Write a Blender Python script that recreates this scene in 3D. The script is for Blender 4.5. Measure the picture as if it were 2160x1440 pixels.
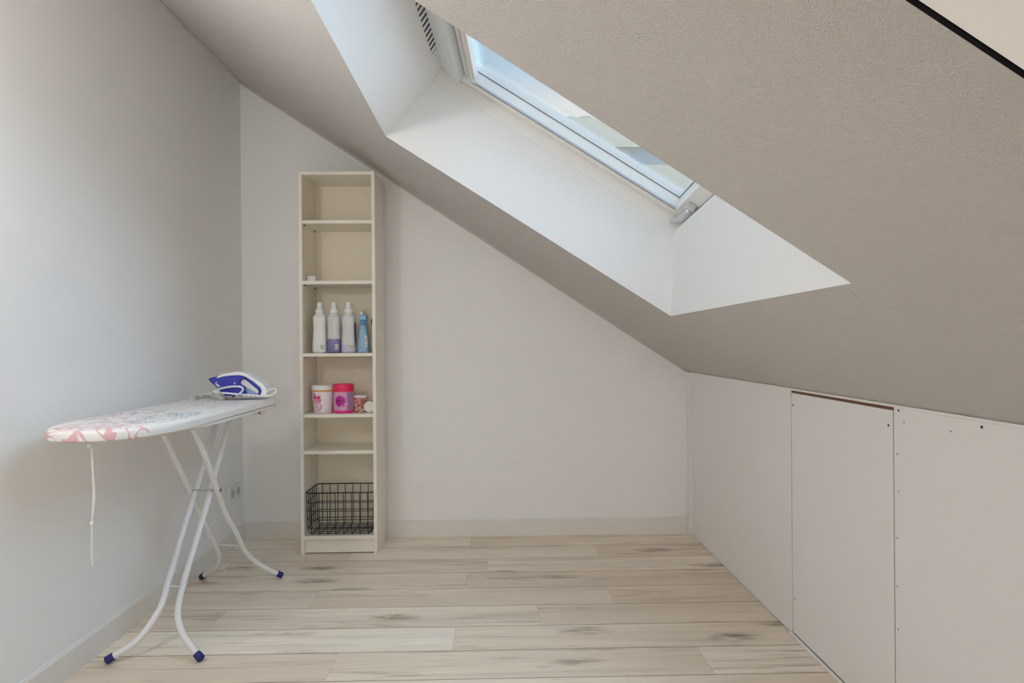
import bpy, math, random
from mathutils import Vector, Matrix

for o in list(bpy.data.objects):
    bpy.data.objects.remove(o)
SC = bpy.context.scene
COL = SC.collection
random.seed(7)

# ------------------------------------------------------------------ camera
FPX = 1404.1
YAW, PITCH, ROLL = 0.0211, -0.0001, -0.0077
CAM = Vector((1.4601, -3.8325, 1.1152))
_f = Vector((math.sin(YAW) * math.cos(PITCH), math.cos(YAW) * math.cos(PITCH), math.sin(PITCH)))
_r = Vector((math.cos(YAW), -math.sin(YAW), 0))
_u = _r.cross(_f)
c_, s_ = math.cos(ROLL), math.sin(ROLL)
R_, U_, F_ = _r * c_ + _u * s_, _u * c_ - _r * s_, _f
cd = bpy.data.cameras.new('camera')
cd.sensor_width = 36
cd.sensor_fit = 'HORIZONTAL'
cd.lens = FPX / 2160 * 36
cd.clip_start = 0.02
cam = bpy.data.objects.new('camera', cd)
COL.objects.link(cam)
cam.matrix_world = Matrix(((R_.x, U_.x, -F_.x, CAM.x), (R_.y, U_.y, -F_.y, CAM.y), (R_.z, U_.z, -F_.z, CAM.z), (0, 0, 0, 1)))
SC.camera = cam
SC.view_settings.view_transform = 'Standard'
SC.view_settings.look = 'None'
SC.view_settings.gamma = 1
SC.view_settings.use_curve_mapping = False
SC.view_settings.exposure = 0.05
SC.cycles.max_bounces = 16
SC.cycles.diffuse_bounces = 10
SC.cycles.transparent_max_bounces = 16

# ------------------------------------------------------------------ world sky
W = bpy.data.worlds.new('sky')
SC.world = W
W.use_nodes = True
nt = W.node_tree
nt.nodes.clear()
wo = nt.nodes.new('ShaderNodeOutputWorld')
bg = nt.nodes.new('ShaderNodeBackground')
tc = nt.nodes.new('ShaderNodeTexCoord')
sx = nt.nodes.new('ShaderNodeSeparateXYZ')
rp = nt.nodes.new('ShaderNodeValToRGB')
nz = nt.nodes.new('ShaderNodeTexNoise')
nz.inputs['Scale'].default_value = 3.0
ad = nt.nodes.new('ShaderNodeMath')
ad.operation = 'MULTIPLY_ADD'
ad.inputs[1].default_value = 0.06
nt.links.new(tc.outputs['Generated'], nz.inputs['Vector'])
nt.links.new(tc.outputs['Generated'], sx.inputs[0])
nt.links.new(nz.outputs['Fac'], ad.inputs[0])
nt.links.new(sx.outputs['Z'], ad.inputs[2])
nt.links.new(ad.outputs[0], rp.inputs['Fac'])
rp.color_ramp.elements[0].position = 0.365
rp.color_ramp.elements[0].color = (0.95, 0.96, 0.98, 1)
rp.color_ramp.elements[1].position = 0.62
rp.color_ramp.elements[1].color = (0.43, 0.67, 0.94, 1)
e = rp.color_ramp.elements.new(0.415)
e.color = (0.53, 0.75, 0.95, 1)
nt.links.new(rp.outputs['Color'], bg.inputs['Color'])
bg.inputs['Strength'].default_value = 0.95
nt.links.new(bg.outputs[0], wo.inputs[0])

# ------------------------------------------------------------------ daylight (hazy broad sun)
SUN_DIR = Vector((-0.62, -0.24, -0.74)).normalized()
sd = bpy.data.lights.new('sun', 'SUN')
sd.energy = 6.0
sd.angle = math.radians(102)
sd.color = (0.52, 0.75, 1.0)
sun = bpy.data.objects.new('sun', sd)
COL.objects.link(sun)
sun.location = (6, -2, 8)
sun.rotation_euler = SUN_DIR.to_track_quat('-Z', 'Y').to_euler()
FILL_LAMP_STRENGTH = 84.0  # floor lamp added out of view to even out the room light
FILL_LAMP_COLOR = (1.0, 0.98, 0.96)
FILL_SCONCE_STRENGTH = 72.0  # wall lamp added out of view to brighten the left corner and slope
FILL_SCONCE_COLOR = (1.0, 0.97, 0.91)

# ------------------------------------------------------------------ helpers
ORG = {}


def px_dir(m):
    return F_ + R_ * ((m[0] - 1080) / FPX) - U_ * ((m[1] - 720) / FPX)


def at(m, n, d):
    """point where the sight line of a measured pixel meets the plane n.x = d"""
    n = Vector(n)
    v = px_dir(m)
    return CAM + v * ((d - CAM.dot(n)) / v.dot(n))


class MB:
    def __init__(s):
        s.v, s.f = [], []

    def add(s, vs, fs):
        k = len(s.v)
        s.v += [tuple(a) for a in vs]
        s.f += [tuple(i + k for i in f) for f in fs]
        return s

    def hexa(s, p):
        return s.add(p, [(0, 3, 2, 1), (4, 5, 6, 7), (0, 1, 5, 4), (1, 2, 6, 5), (2, 3, 7, 6), (3, 0, 4, 7)])

    def box(s, x0, x1, y0, y1, z0, z1):
        x0, x1 = sorted((x0, x1)); y0, y1 = sorted((y0, y1)); z0, z1 = sorted((z0, z1))
        return s.hexa([(x0, y0, z0), (x1, y0, z0), (x1, y1, z0), (x0, y1, z0), (x0, y0, z1), (x1, y0, z1), (x1, y1, z1), (x0, y1, z1)])

    def boxT(s, T, a0, a1, b0, b1, c0, c1):
        return s.hexa([T(*q) for q in [(a0, b0, c0), (a1, b0, c0), (a1, b1, c0), (a0, b1, c0), (a0, b0, c1), (a1, b0, c1), (a1, b1, c1), (a0, b1, c1)]])

    def rings(s, rings, caps=True, closed=False):
        n = len(rings[0])
        vs = [p for r in rings for p in r]
        fs = []
        m = len(rings)
        for i in range(m if closed else m - 1):
            for j in range(n):
                a, b = i * n + j, i * n + (j + 1) % n
                i2 = (i + 1) % m
                fs.append((a, b, i2 * n + (j + 1) % n, i2 * n + j))
        if caps and not closed:
            fs.append(tuple(range(n))[::-1])
            fs.append(tuple((m - 1) * n + j for j in range(n)))
        return s.add(vs, fs)

    def tube(s, path, r, n=10, closed=False):
        P = [Vector(p) for p in path]
        m = len(P)
        rr = r if isinstance(r, (list, tuple)) else [r] * m
        rings = []
        nrm = None
        for i in range(m):
            if closed:
                t = P[(i + 1) % m] - P[i - 1]
            else:
                t = P[min(i + 1, m - 1)] - P[max(i - 1, 0)]
            t.normalize()
            if nrm is None:
                a = Vector((0, 0, 1)) if abs(t.z) < 0.9 else Vector((1, 0, 0))
                nrm = (a - t * a.dot(t)).normalized()
            else:
                nrm = (nrm - t * nrm.dot(t)).normalized()
            b = t.cross(nrm)
            rings.append([P[i] + (nrm * math.cos(2 * math.pi * k / n) + b * math.sin(2 * math.pi * k / n)) * rr[i] for k in range(n)])
        return s.rings(rings, True, closed)

    def lathe(s, prof, c, n=28, sx=1.0, sy=1.0):
        rings = [[(c[0] + r * sx * math.cos(2 * math.pi * k / n), c[1] + r * sy * math.sin(2 * math.pi * k / n), c[2] + z) for k in range(n)] for r, z in prof]
        return s.rings(rings)

    def loft(s, prof, c, n=32, e=2.6, shift=0.0):
        """prof: (half width x, half depth y, z[, x offset]) with superellipse sections"""
        rings = []
        for q in prof:
            hw, hd, z = q[:3]
            ox = q[3] if len(q) > 3 else 0
            ring = []
            for k in range(n):
                a = 2 * math.pi * k / n
                ca, sa = math.cos(a), math.sin(a)
                ring.append((c[0] + ox + hw * math.copysign(abs(ca) ** (2 / e), ca), c[1] + hd * math.copysign(abs(sa) ** (2 / e), sa), c[2] + z))
            rings.append(ring)
        return s.rings(rings)

    def prism(s, poly, T, d0, d1):
        n = len(poly)
        return s.add([T(p[0], p[1], d0) for p in poly] + [T(p[0], p[1], d1) for p in poly],
                     [tuple(range(n))[::-1], tuple(range(n, 2 * n))] + [(i, (i + 1) % n, n + (i + 1) % n, n + i) for i in range(n)])

    def build(s, name, mat, parent=None, smooth=False, bevel=0.0, fix=True):
        off = Vector(ORG.get(parent.name, (0, 0, 0))) if parent else Vector((0, 0, 0))
        me = bpy.data.meshes.new(name)
        me.from_pydata([tuple(Vector(p) - off) for p in s.v], [], s.f)
        me.validate()
        if fix:
            import bmesh
            b = bmesh.new(); b.from_mesh(me)
            bmesh.ops.recalc_face_normals(b, faces=b.faces)
            b.to_mesh(me); b.free()
        me.materials.append(mat)
        o = bpy.data.objects.new(name, me)
        COL.objects.link(o)
        if smooth:
            for p in me.polygons:
                p.use_smooth = True
            try:
                me.set_sharp_from_angle(angle=math.radians(38))
            except Exception:
                pass
        if parent:
            o.parent = parent
            ORG[o.name] = off
        if bevel:
            b = o.modifiers.new('bevel', 'BEVEL')
            b.width = bevel; b.segments = 2; b.limit_method = 'ANGLE'; b.angle_limit = math.radians(40)
            b.harden_normals = False
        return o


def tag(o, label, cat, group=None, kind=None):
    o['label'] = label
    o['category'] = cat
    if group: o['group'] = group
    if kind: o['kind'] = kind
    return o


def thing(name, loc, label, cat, group=None, kind=None):
    o = bpy.data.objects.new(name, None)
    COL.objects.link(o)
    o.location = loc
    o.empty_display_size = 0.05
    ORG[o.name] = Vector(loc)
    return tag(o, label, cat, group, kind)


def smooth_path(pts, k=6):
    P = [Vector(p) for p in pts]
    out = []
    for i in range(len(P) - 1):
        p0, p1, p2, p3 = P[max(i - 1, 0)], P[i], P[i + 1], P[min(i + 2, len(P) - 1)]
        for j in range(k):
            t = j / k
            out.append(0.5 * ((2 * p1) + (p2 - p0) * t + (2 * p0 - 5 * p1 + 4 * p2 - p3) * t * t + (3 * p1 - p0 - 3 * p2 + p3) * t ** 3))
    out.append(P[-1])
    return out


def text_mb(body, size, T, depth=0.0004, bold=0.0, sx=1.0):
    """lettering as a thin solid; T maps (x, y, height) to the world"""
    c = bpy.data.curves.new('t', 'FONT')
    c.body = body; c.size = size; c.align_x = 'CENTER'; c.align_y = 'CENTER'
    c.extrude = depth; c.offset = bold; c.resolution_u = 3
    o = bpy.data.objects.new('t', c)
    COL.objects.link(o)
    dg = bpy.context.evaluated_depsgraph_get()
    me = bpy.data.meshes.new_from_object(o.evaluated_get(dg))
    m = MB()
    m.add([T(v.co.x * sx, v.co.y, v.co.z) for v in me.vertices], [tuple(p.vertices) for p in me.polygons])
    bpy.data.objects.remove(o); bpy.data.curves.remove(c); bpy.data.meshes.remove(me)
    return m


# ------------------------------------------------------------------ materials
def srgb(r, g, b):
    f = lambda c: (c / 255 / 12.92) if c / 255 <= 0.04045 else ((c / 255 + 0.055) / 1.055) ** 2.4
    return (f(r), f(g), f(b), 1)


def mat(name, col, rough=0.5, metal=0.0, bump=None, spec=0.5, var=0.0, vscale=3.0, trans=0.0, emit=None, ior=1.45, coat=0.0):
    """plain procedural material with optional colour variation and noise relief"""
    m = bpy.data.materials.new(name)
    m.use_nodes = True
    t = m.node_tree
    b = t.nodes['Principled BSDF']
    col = tuple(col[:3]) + (1,)
    b.inputs['Base Color'].default_value = col
    b.inputs['Roughness'].default_value = rough
    b.inputs['Metallic'].default_value = metal
    b.inputs['Specular IOR Level'].default_value = spec
    b.inputs['Transmission Weight'].default_value = trans
    b.inputs['IOR'].default_value = ior
    b.inputs['Coat Weight'].default_value = coat
    co = t.nodes.new('ShaderNodeTexCoord')
    n1 = t.nodes.new('ShaderNodeTexNoise')
    n1.inputs['Scale'].default_value = vscale
    n1.inputs['Detail'].default_value = 3
    t.links.new(co.outputs['Object'], n1.inputs['Vector'])
    mx = t.nodes.new('ShaderNodeMix'); mx.data_type = 'RGBA'
    mx.inputs['A'].default_value = tuple(c * (1 - var) for c in col[:3]) + (1,)
    mx.inputs['B'].default_value = tuple(min(1, c * (1 + var)) for c in col[:3]) + (1,)
    t.links.new(n1.outputs['Fac'], mx.inputs['Factor'])
    t.links.new(mx.outputs['Result'], b.inputs['Base Color'])
    if bump:
        sc, st, dist = bump
        n2 = t.nodes.new('ShaderNodeTexNoise')
        n2.inputs['Scale'].default_value = sc
        n2.inputs['Detail'].default_value = 4
        n2.inputs['Roughness'].default_value = 0.6
        t.links.new(co.outputs['Object'], n2.inputs['Vector'])
        bp = t.nodes.new('ShaderNodeBump')
        bp.inputs['Strength'].default_value = st
        bp.inputs['Distance'].default_value = dist
        t.links.new(n2.outputs['Fac'], bp.inputs['Height'])
        t.links.new(bp.outputs['Normal'], b.inputs['Normal'])
    if emit:
        b.inputs['Emission Color'].default_value = tuple(emit[0]) + (1,)
        b.inputs['Emission Strength'].default_value = emit[1]
    return m


M = {}
M['wall'] = mat('white_wall_paint', (0.86, 0.86, 0.86), 0.75, bump=(60, 0.12, 0.004), var=0.012, vscale=1.5, spec=0.3)
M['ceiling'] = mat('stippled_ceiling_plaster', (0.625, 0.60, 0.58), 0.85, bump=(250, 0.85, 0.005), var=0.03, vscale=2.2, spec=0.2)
M['reveal'] = mat('reveal_plaster', (0.86, 0.86, 0.86), 0.8, bump=(150, 0.3, 0.004), var=0.01, spec=0.3)
M['base'] = mat('baseboard_paint', (0.78, 0.755, 0.72), 0.45, var=0.01)
M['caulk'] = mat('caulk_bead', (0.79, 0.785, 0.775), 0.5)
M['panel'] = mat('painted_board', (0.83, 0.815, 0.81), 0.55, bump=(25, 0.06, 0.004), var=0.02, vscale=2.5)
M['mdf'] = mat('bare_board_edge', (0.17, 0.085, 0.045), 0.85, var=0.25, vscale=40)
M['seam'] = mat('dark_board_joint', (0.13, 0.095, 0.068), 0.9)
M['hole'] = mat('nail_hole', (0.06, 0.055, 0.05), 0.9)
M['black'] = mat('black_rubber', (0.008, 0.008, 0.009), 0.8, spec=0.1)
M['frame'] = mat('window_white_paint', (0.86, 0.85, 0.82), 0.35)
M['sash'] = mat('sash_white_paint', (0.85, 0.835, 0.81), 0.3)
M['rubber'] = mat('grey_gasket', (0.12, 0.12, 0.14), 0.6)
M['alu'] = mat('aluminium', (0.62, 0.63, 0.66), 0.35, metal=0.75)
M['blind'] = mat('blind_cassette_plastic', (0.74, 0.745, 0.74), 0.4)
M['silver'] = mat('satin_silver', (0.66, 0.66, 0.69), 0.32, metal=0.6)
M['case'] = mat('cream_laminate', (0.83, 0.79, 0.70), 0.42, var=0.012, vscale=6)
M['caseback'] = mat('cream_backboard', (0.78, 0.72, 0.60), 0.5, var=0.012, vscale=6)
M['dark'] = mat('dark_plastic', (0.03, 0.028, 0.026), 0.6)
M['wire'] = mat('black_wire', (0.012, 0.012, 0.013), 0.45)
M['tube'] = mat('white_enamel_tube', (0.80, 0.79, 0.79), 0.22, coat=0.3)
M['navy'] = mat('navy_rubber_cap', (0.022, 0.02, 0.16), 0.5)
M['string'] = mat('white_string', (0.80, 0.77, 0.73), 0.9)
M['white'] = mat('white_plastic', (0.84, 0.84, 0.83), 0.35)
M['cream'] = mat('cream_plastic', (0.78, 0.76, 0.72), 0.4)
M['iblue'] = mat('iron_blue_plastic', (0.032, 0.036, 0.37), 0.22, var=0.2, vscale=25, coat=0.4)
M['tank'] = mat('iron_tank_plastic', (0.28, 0.36, 0.55), 0.15, coat=0.4)
M['steel'] = mat('steel', (0.55, 0.56, 0.58), 0.3, metal=0.9)
M['milk'] = mat('milky_bottle_plastic', (0.80, 0.80, 0.78), 0.32, spec=0.5)
M['clear'] = mat('frosted_cap_plastic', (0.82, 0.83, 0.81), 0.28)
M['grey_pl'] = mat('frosted_empty_plastic', (0.66, 0.67, 0.67), 0.3)
M['purple'] = mat('purple_softener', (0.19, 0.17, 0.38), 0.3)
M['lav'] = mat('lavender_softener', (0.62, 0.57, 0.72), 0.3)
M['milkliq'] = mat('white_softener', (0.82, 0.82, 0.83), 0.3)
M['sky_pl'] = mat('sky_blue_plastic', (0.27, 0.47, 0.66), 0.3, coat=0.2)
M['sky_dk'] = mat('deep_blue_plastic', (0.11, 0.28, 0.47), 0.35)
M['label_w'] = mat('label_white', (0.82, 0.82, 0.78), 0.5)
M['label_g'] = mat('label_green', (0.30, 0.42, 0.12), 0.5)
M['label_d'] = mat('label_dark', (0.05, 0.05, 0.12), 0.5)
M['tubw'] = mat('tub_white_plastic', (0.83, 0.78, 0.83), 0.35)
M['pinkink'] = mat('pink_ink', (0.66, 0.008, 0.20), 0.45)
M['paleink'] = mat('pale_pink_ink', (0.75, 0.30, 0.50), 0.45)
M['gold'] = mat('gold_foil_band', (0.70, 0.36, 0.09), 0.4, var=0.3, vscale=120)
M['hotpink'] = mat('hot_pink_plastic', (0.86, 0.022, 0.13), 0.35)
M['magenta'] = mat('magenta_band', (0.86, 0.03, 0.27), 0.4)
M['jarlabel'] = mat('pale_pink_label', (0.72, 0.36, 0.55), 0.45, var=0.1, vscale=60)
M['jarlilac'] = mat('lilac_label', (0.42, 0.20, 0.45), 0.45, var=0.25, vscale=200)
M['orb'] = mat('purple_orb_print', (0.55, 0.01, 0.33), 0.35, var=0.3, vscale=50)
M['darkink'] = mat('dark_purple_ink', (0.16, 0.005, 0.10), 0.5)
M['red'] = mat('red_print', (0.65, 0.05, 0.05), 0.5)
M['roll'] = mat('pale_round_plastic', (0.72, 0.67, 0.63), 0.55)
M['socket'] = mat('socket_white', (0.79, 0.79, 0.78), 0.35)
M['socketin'] = mat('socket_shade', (0.55, 0.55, 0.55), 0.5)
M['lamp'] = mat('fill_lamp_globe', (0.9, 0.88, 0.84), 0.4, emit=(FILL_LAMP_COLOR, FILL_LAMP_STRENGTH))  # glowing globe of the added floor lamp
M['fill_sconce'] = mat('fill_sconce_globe', (0.9, 0.88, 0.84), 0.4, emit=(FILL_SCONCE_COLOR, FILL_SCONCE_STRENGTH))  # glowing globe of the added wall lamp
M['hwall'] = mat('house_render', (0.93, 0.83, 0.70), 0.8, var=0.06, vscale=1.2)
M['htile'] = mat('house_roof_tile', (0.58, 0.54, 0.49), 0.8, var=0.2, vscale=2)
M['hglass'] = mat('house_window_glass', (0.50, 0.54, 0.60), 0.3)
M['hframe'] = mat('house_window_frame', (0.72, 0.70, 0.66), 0.5)
M['grass'] = mat('garden_ground', (0.16, 0.18, 0.11), 0.9, var=0.3, vscale=1)
M['roof'] = mat('roof_felt', (0.16, 0.13, 0.12), 0.9)

# pane: thin float glass, clear with Fresnel reflection on both faces
g = bpy.data.materials.new('window_glass'); g.use_nodes = True
t = g.node_tree; t.nodes.clear()
out = t.nodes.new('ShaderNodeOutputMaterial'); mxs = t.nodes.new('ShaderNodeMixShader')
tr = t.nodes.new('ShaderNodeBsdfTransparent'); gl = t.nodes.new('ShaderNodeBsdfGlossy'); lw = t.nodes.new('ShaderNodeLayerWeight')
lw.inputs['Blend'].default_value = 0.5
pw = t.nodes.new('ShaderNodeMath'); pw.operation = 'POWER'; pw.inputs[1].default_value = 5.0
fr = t.nodes.new('ShaderNodeMath'); fr.operation = 'MULTIPLY_ADD'; fr.inputs[1].default_value = 0.96; fr.inputs[2].default_value = 0.04
t.links.new(lw.outputs['Facing'], pw.inputs[0]); t.links.new(pw.outputs[0], fr.inputs[0])   # Schlick, same from both faces
gl.inputs['Roughness'].default_value = 0.0
tr.inputs['Color'].default_value = (0.97, 0.98, 0.975, 1)
t.links.new(fr.outputs[0], mxs.inputs[0]); t.links.new(tr.outputs[0], mxs.inputs[1]); t.links.new(gl.outputs[0], mxs.inputs[2])
t.links.new(mxs.outputs[0], out.inputs[0])
M['glass'] = g


def wood_material():
    m = bpy.data.materials.new('bleached_oak_laminate'); m.use_nodes = True
    t = m.node_tree; b = t.nodes['Principled BSDF']
    N = lambda k: t.nodes.new(k)
    L = t.links.new
    co = N('ShaderNodeTexCoord'); oi = N('ShaderNodeObjectInfo')
    of = N('ShaderNodeVectorMath'); of.operation = 'SCALE'; of.inputs[0].default_value = (37.0, 91.0, 17.0)
    L(oi.outputs['Random'], of.inputs['Scale'])
    av = N('ShaderNodeVectorMath'); av.operation = 'ADD'
    L(co.outputs['Object'], av.inputs[0]); L(of.outputs[0], av.inputs[1])

    def mapped(sc):
        mp = N('ShaderNodeMapping'); mp.inputs['Scale'].default_value = sc
        L(av.outputs[0], mp.inputs['Vector']); return mp.outputs[0]

    def noise(sc, scale, det=4, rough=0.55, dist=0.0):
        n = N('ShaderNodeTexNoise'); n.inputs['Scale'].default_value = scale; n.inputs['Detail'].default_value = det
        n.inputs['Roughness'].default_value = rough; n.inputs['Distortion'].default_value = dist
        L(mapped(sc), n.inputs['Vector']); return n.outputs['Fac']

    def ramp(v, pts):
        r = N('ShaderNodeValToRGB'); el = r.color_ramp.elements
        while len(el) < len(pts): el.new(0.5)
        for i, (p, c) in enumerate(pts):
            el[i].position = p; el[i].color = c if isinstance(c, tuple) else (c, c, c, 1)
        L(v, r.inputs[0]); return r.outputs['Color']

    def mix(f, a, c, mode='MIX'):
        x = N('ShaderNodeMix'); x.data_type = 'RGBA'; x.blend_type = mode
        if isinstance(f, float): x.inputs['Factor'].default_value = f
        else: L(f, x.inputs['Factor'])
        for k, q in (('A', a), ('B', c)):
            if isinstance(q, tuple): x.inputs[k].default_value = q
            else: L(q, x.inputs[k])
        return x.outputs['Result']
    # broad tone of the board, grain streaks, dark mineral streaks, knots
    rnd = N('ShaderNodeMath'); rnd.operation = 'FRACT'
    mu = N('ShaderNodeMath'); mu.operation = 'MULTIPLY'; mu.inputs[1].default_value = 7.31
    L(oi.outputs['Random'], mu.inputs[0]); L(mu.outputs[0], rnd.inputs[0])
    tone = ramp(rnd.outputs[0], [(0.0, (0.80, 0.685, 0.545, 1)), (0.5, (0.89, 0.785, 0.645, 1)), (1.0, (0.95, 0.87, 0.75, 1))])
    g1 = ramp(noise((0.7, 11, 1), 2.0, 5, 0.6, 0.6), [(0.30, 0.80), (0.46, 1.0), (0.75, 1.08)])
    c1 = mix(0.8, tone, g1, 'MULTIPLY')
    g2 = ramp(noise((2.2, 90, 1), 3.0, 3), [(0.3, 0.84), (0.7, 1.06)])
    c2 = mix(0.75, c1, g2, 'MULTIPLY')
    s1 = ramp(noise((0.55, 6.5, 1), 1.9, 6, 0.7, 1.2), [(0.54, 0.0), (0.68, 1.0)])
    s2 = ramp(noise((1.6, 60, 1), 2.0, 4, 0.65), [(0.38, 0.0), (0.58, 0.9)])
    sm = mix(1.0, s1, s2, 'MULTIPLY')
    c3 = mix(sm, c2, (0.31, 0.23, 0.165, 1))
    b1 = ramp(noise((0.35, 4.0, 1), 1.3, 3, 0.5, 0.5), [(0.42, 0.0), (0.70, 0.55)])
    c3 = mix(b1, c3, (0.66, 0.545, 0.42, 1))
    vo = N('ShaderNodeTexVoronoi'); vo.inputs['Scale'].default_value = 1.0
    wv = N('ShaderNodeVectorMath'); wv.operation = 'ADD'
    ns = N('ShaderNodeTexNoise'); ns.inputs['Scale'].default_value = 14.0
    L(av.outputs[0], ns.inputs['Vector'])
    sc = N('ShaderNodeVectorMath'); sc.operation = 'SCALE'; sc.inputs['Scale'].default_value = 0.10
    L(ns.outputs['Color'], sc.inputs[0]); L(mapped((1.9, 5.5, 1)), wv.inputs[0]); L(sc.outputs[0], wv.inputs[1])
    L(wv.outputs[0], vo.inputs['Vector'])
    k1 = ramp(vo.outputs['Distance'], [(0.05, 1.0), (0.24, 0.0)])
    k2 = mix(1.0, k1, ramp(noise((4, 24, 1), 3.0, 4, 0.6), [(0.36, 0.0), (0.55, 0.95)]), 'MULTIPLY')
    c4 = mix(k2, c3, (0.20, 0.155, 0.12, 1))
    L(c4, b.inputs['Base Color'])
    b.inputs['Roughness'].default_value = 0.46
    b.inputs['Specular IOR Level'].default_value = 0.4
    bp = N('ShaderNodeBump'); bp.inputs['Strength'].default_value = 0.12; bp.inputs['Distance'].default_value = 0.002
    L(g2, bp.inputs['Height']); L(bp.outputs[0], b.inputs['Normal'])
    return m


M['wood'] = wood_material()


def cover_material():
    """printed cotton: off-white with pink swirls at the nose, a blue-grey flower and thin line drawing"""
    m = bpy.data.materials.new('printed_cotton_cover'); m.use_nodes = True
    t = m.node_tree; b = t.nodes['Principled BSDF']; N = t.nodes.new; L = t.links.new
    co = N('ShaderNodeTexCoord')

    def mth(op, a, c=None, d=None):
        x = N('ShaderNodeMath'); x.operation = op
        for i, q in enumerate((a, c, d)):
            if q is None: continue
            if isinstance(q, (int, float)): x.inputs[i].default_value = q
            else: L(q, x.inputs[i])
        return x.outputs[0]

    def contour(scale, level, width, dist):
        n = N('ShaderNodeTexNoise'); n.inputs['Scale'].default_value = scale; n.inputs['Detail'].default_value = 1.0; n.inputs['Distortion'].default_value = dist
        L(co.outputs['Object'], n.inputs['Vector'])
        return mth('LESS_THAN', mth('ABSOLUTE', mth('SUBTRACT', n.outputs['Fac'], level)), width)

    def spot(c, r):
        d = N('ShaderNodeVectorMath'); d.operation = 'SUBTRACT'; L(co.outputs['Object'], d.inputs[0]); d.inputs[1].default_value = c
        mu = N('ShaderNodeVectorMath'); mu.operation = 'DIVIDE'; L(d.outputs[0], mu.inputs[0]); mu.inputs[1].default_value = r
        le = N('ShaderNodeVectorMath'); le.operation = 'LENGTH'; L(mu.outputs[0], le.inputs[0])
        return mth('LESS_THAN', le.outputs['Value'], 1.0)

    def mix(f, a, c):
        x = N('ShaderNodeMix'); x.data_type = 'RGBA'; L(f, x.inputs['Factor'])
        for k, q in (('A', a), ('B', c)):
            if isinstance(q, tuple): x.inputs[k].default_value = q
            else: L(q, x.inputs[k])
        return x.outputs['Result']
    base = (0.82, 0.79, 0.765, 1)
    nose = spot((0.0, -0.585, 0.0), (0.30, 0.11, 0.2))
    nose2 = spot((0.0, -0.44, 0.0), (0.12, 0.10, 0.2))
    flower = spot((0.085, -0.235, 0.0), (0.085, 0.19, 0.2))
    far = spot((-0.04, 0.22, 0.0), (0.20, 0.24, 0.2))
    far2 = spot((-0.10, -0.15, 0.0), (0.10, 0.2, 0.2))
    c = mix(mth('MULTIPLY', nose, contour(9.0, 0.5, 0.028, 1.2)), base, (0.72, 0.44, 0.46, 1))
    c = mix(mth('MULTIPLY', nose2, contour(13, 0.5, 0.06, 1.2)), c, (0.70, 0.58, 0.63, 1))
    c = mix(mth('MULTIPLY', flower, contour(19, 0.5, 0.045, 1.5)), c, (0.36, 0.46, 0.52, 1))
    c = mix(mth('MULTIPLY', far, contour(18, 0.5, 0.016, 2.0)), c, (0.42, 0.42, 0.48, 1))
    c = mix(mth('MULTIPLY', far2, contour(13, 0.48, 0.045, 1.0)), c, (0.62, 0.54, 0.60, 1))
    L(c, b.inputs['Base Color'])
    b.inputs['Roughness'].default_value = 0.9
    nn = N('ShaderNodeTexNoise'); nn.inputs['Scale'].default_value = 22; L(co.outputs['Object'], nn.inputs['Vector'])
    bp = N('ShaderNodeBump'); bp.inputs['Strength'].default_value = 0.35; bp.inputs['Distance'].default_value = 0.006
    L(nn.outputs['Fac'], bp.inputs['Height']); L(bp.outputs[0], b.inputs['Normal'])
    return m


M['cover'] = cover_material()


def cup_material():
    m = bpy.data.materials.new('coral_flower_print'); m.use_nodes = True
    t = m.node_tree; b = t.nodes['Principled BSDF']; N = t.nodes.new; L = t.links.new
    co = N('ShaderNodeTexCoord'); n = N('ShaderNodeTexNoise'); n.inputs['Scale'].default_value = 62; n.inputs['Detail'].default_value = 2
    L(co.outputs['Object'], n.inputs['Vector'])
    r = N('ShaderNodeValToRGB'); r.color_ramp.interpolation = 'CONSTANT'; el = r.color_ramp.elements
    pts = [(0.0, (0.10, 0.08, 0.08, 1)), (0.36, (0.52, 0.17, 0.13, 1)), (0.55, (0.74, 0.68, 0.64, 1)), (0.66, (0.30, 0.18, 0.10, 1))]
    while len(el) < len(pts): el.new(0.5)
    for i, (p, c) in enumerate(pts):
        el[i].position = p; el[i].color = c
    L(n.outputs['Fac'], r.inputs[0]); L(r.outputs[0], b.inputs['Base Color']); b.inputs['Roughness'].default_value = 0.4
    return m


M['cup'] = cup_material()


def braid_material():
    m = bpy.data.materials.new('braided_cord'); m.use_nodes = True
    t = m.node_tree; b = t.nodes['Principled BSDF']; N = t.nodes.new; L = t.links.new
    co = N('ShaderNodeTexCoord'); w = N('ShaderNodeTexWave'); w.inputs['Scale'].default_value = 38; w.bands_direction = 'DIAGONAL'
    w.inputs['Distortion'].default_value = 1.5
    L(co.outputs['Object'], w.inputs['Vector'])
    r = N('ShaderNodeValToRGB'); r.color_ramp.elements[0].position = 0.12; r.color_ramp.elements[0].color = (0.50, 0.50, 0.53, 1)
    r.color_ramp.elements[1].position = 0.3; r.color_ramp.elements[1].color = (0.84, 0.83, 0.83, 1)
    L(w.outputs['Fac'], r.inputs[0]); L(r.outputs[0], b.inputs['Base Color']); b.inputs['Roughness'].default_value = 0.85
    return m


M['braid'] = braid_material()

# ------------------------------------------------------------------ room shell
SL = 0.6538
Z0 = 2.608
ceil_z = lambda x: Z0 - SL * x
YF = -7.2          # wall behind the viewer
XR = 2.565         # face of the low wall
NRM = Vector((SL, 0, 1)).normalized()

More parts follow.
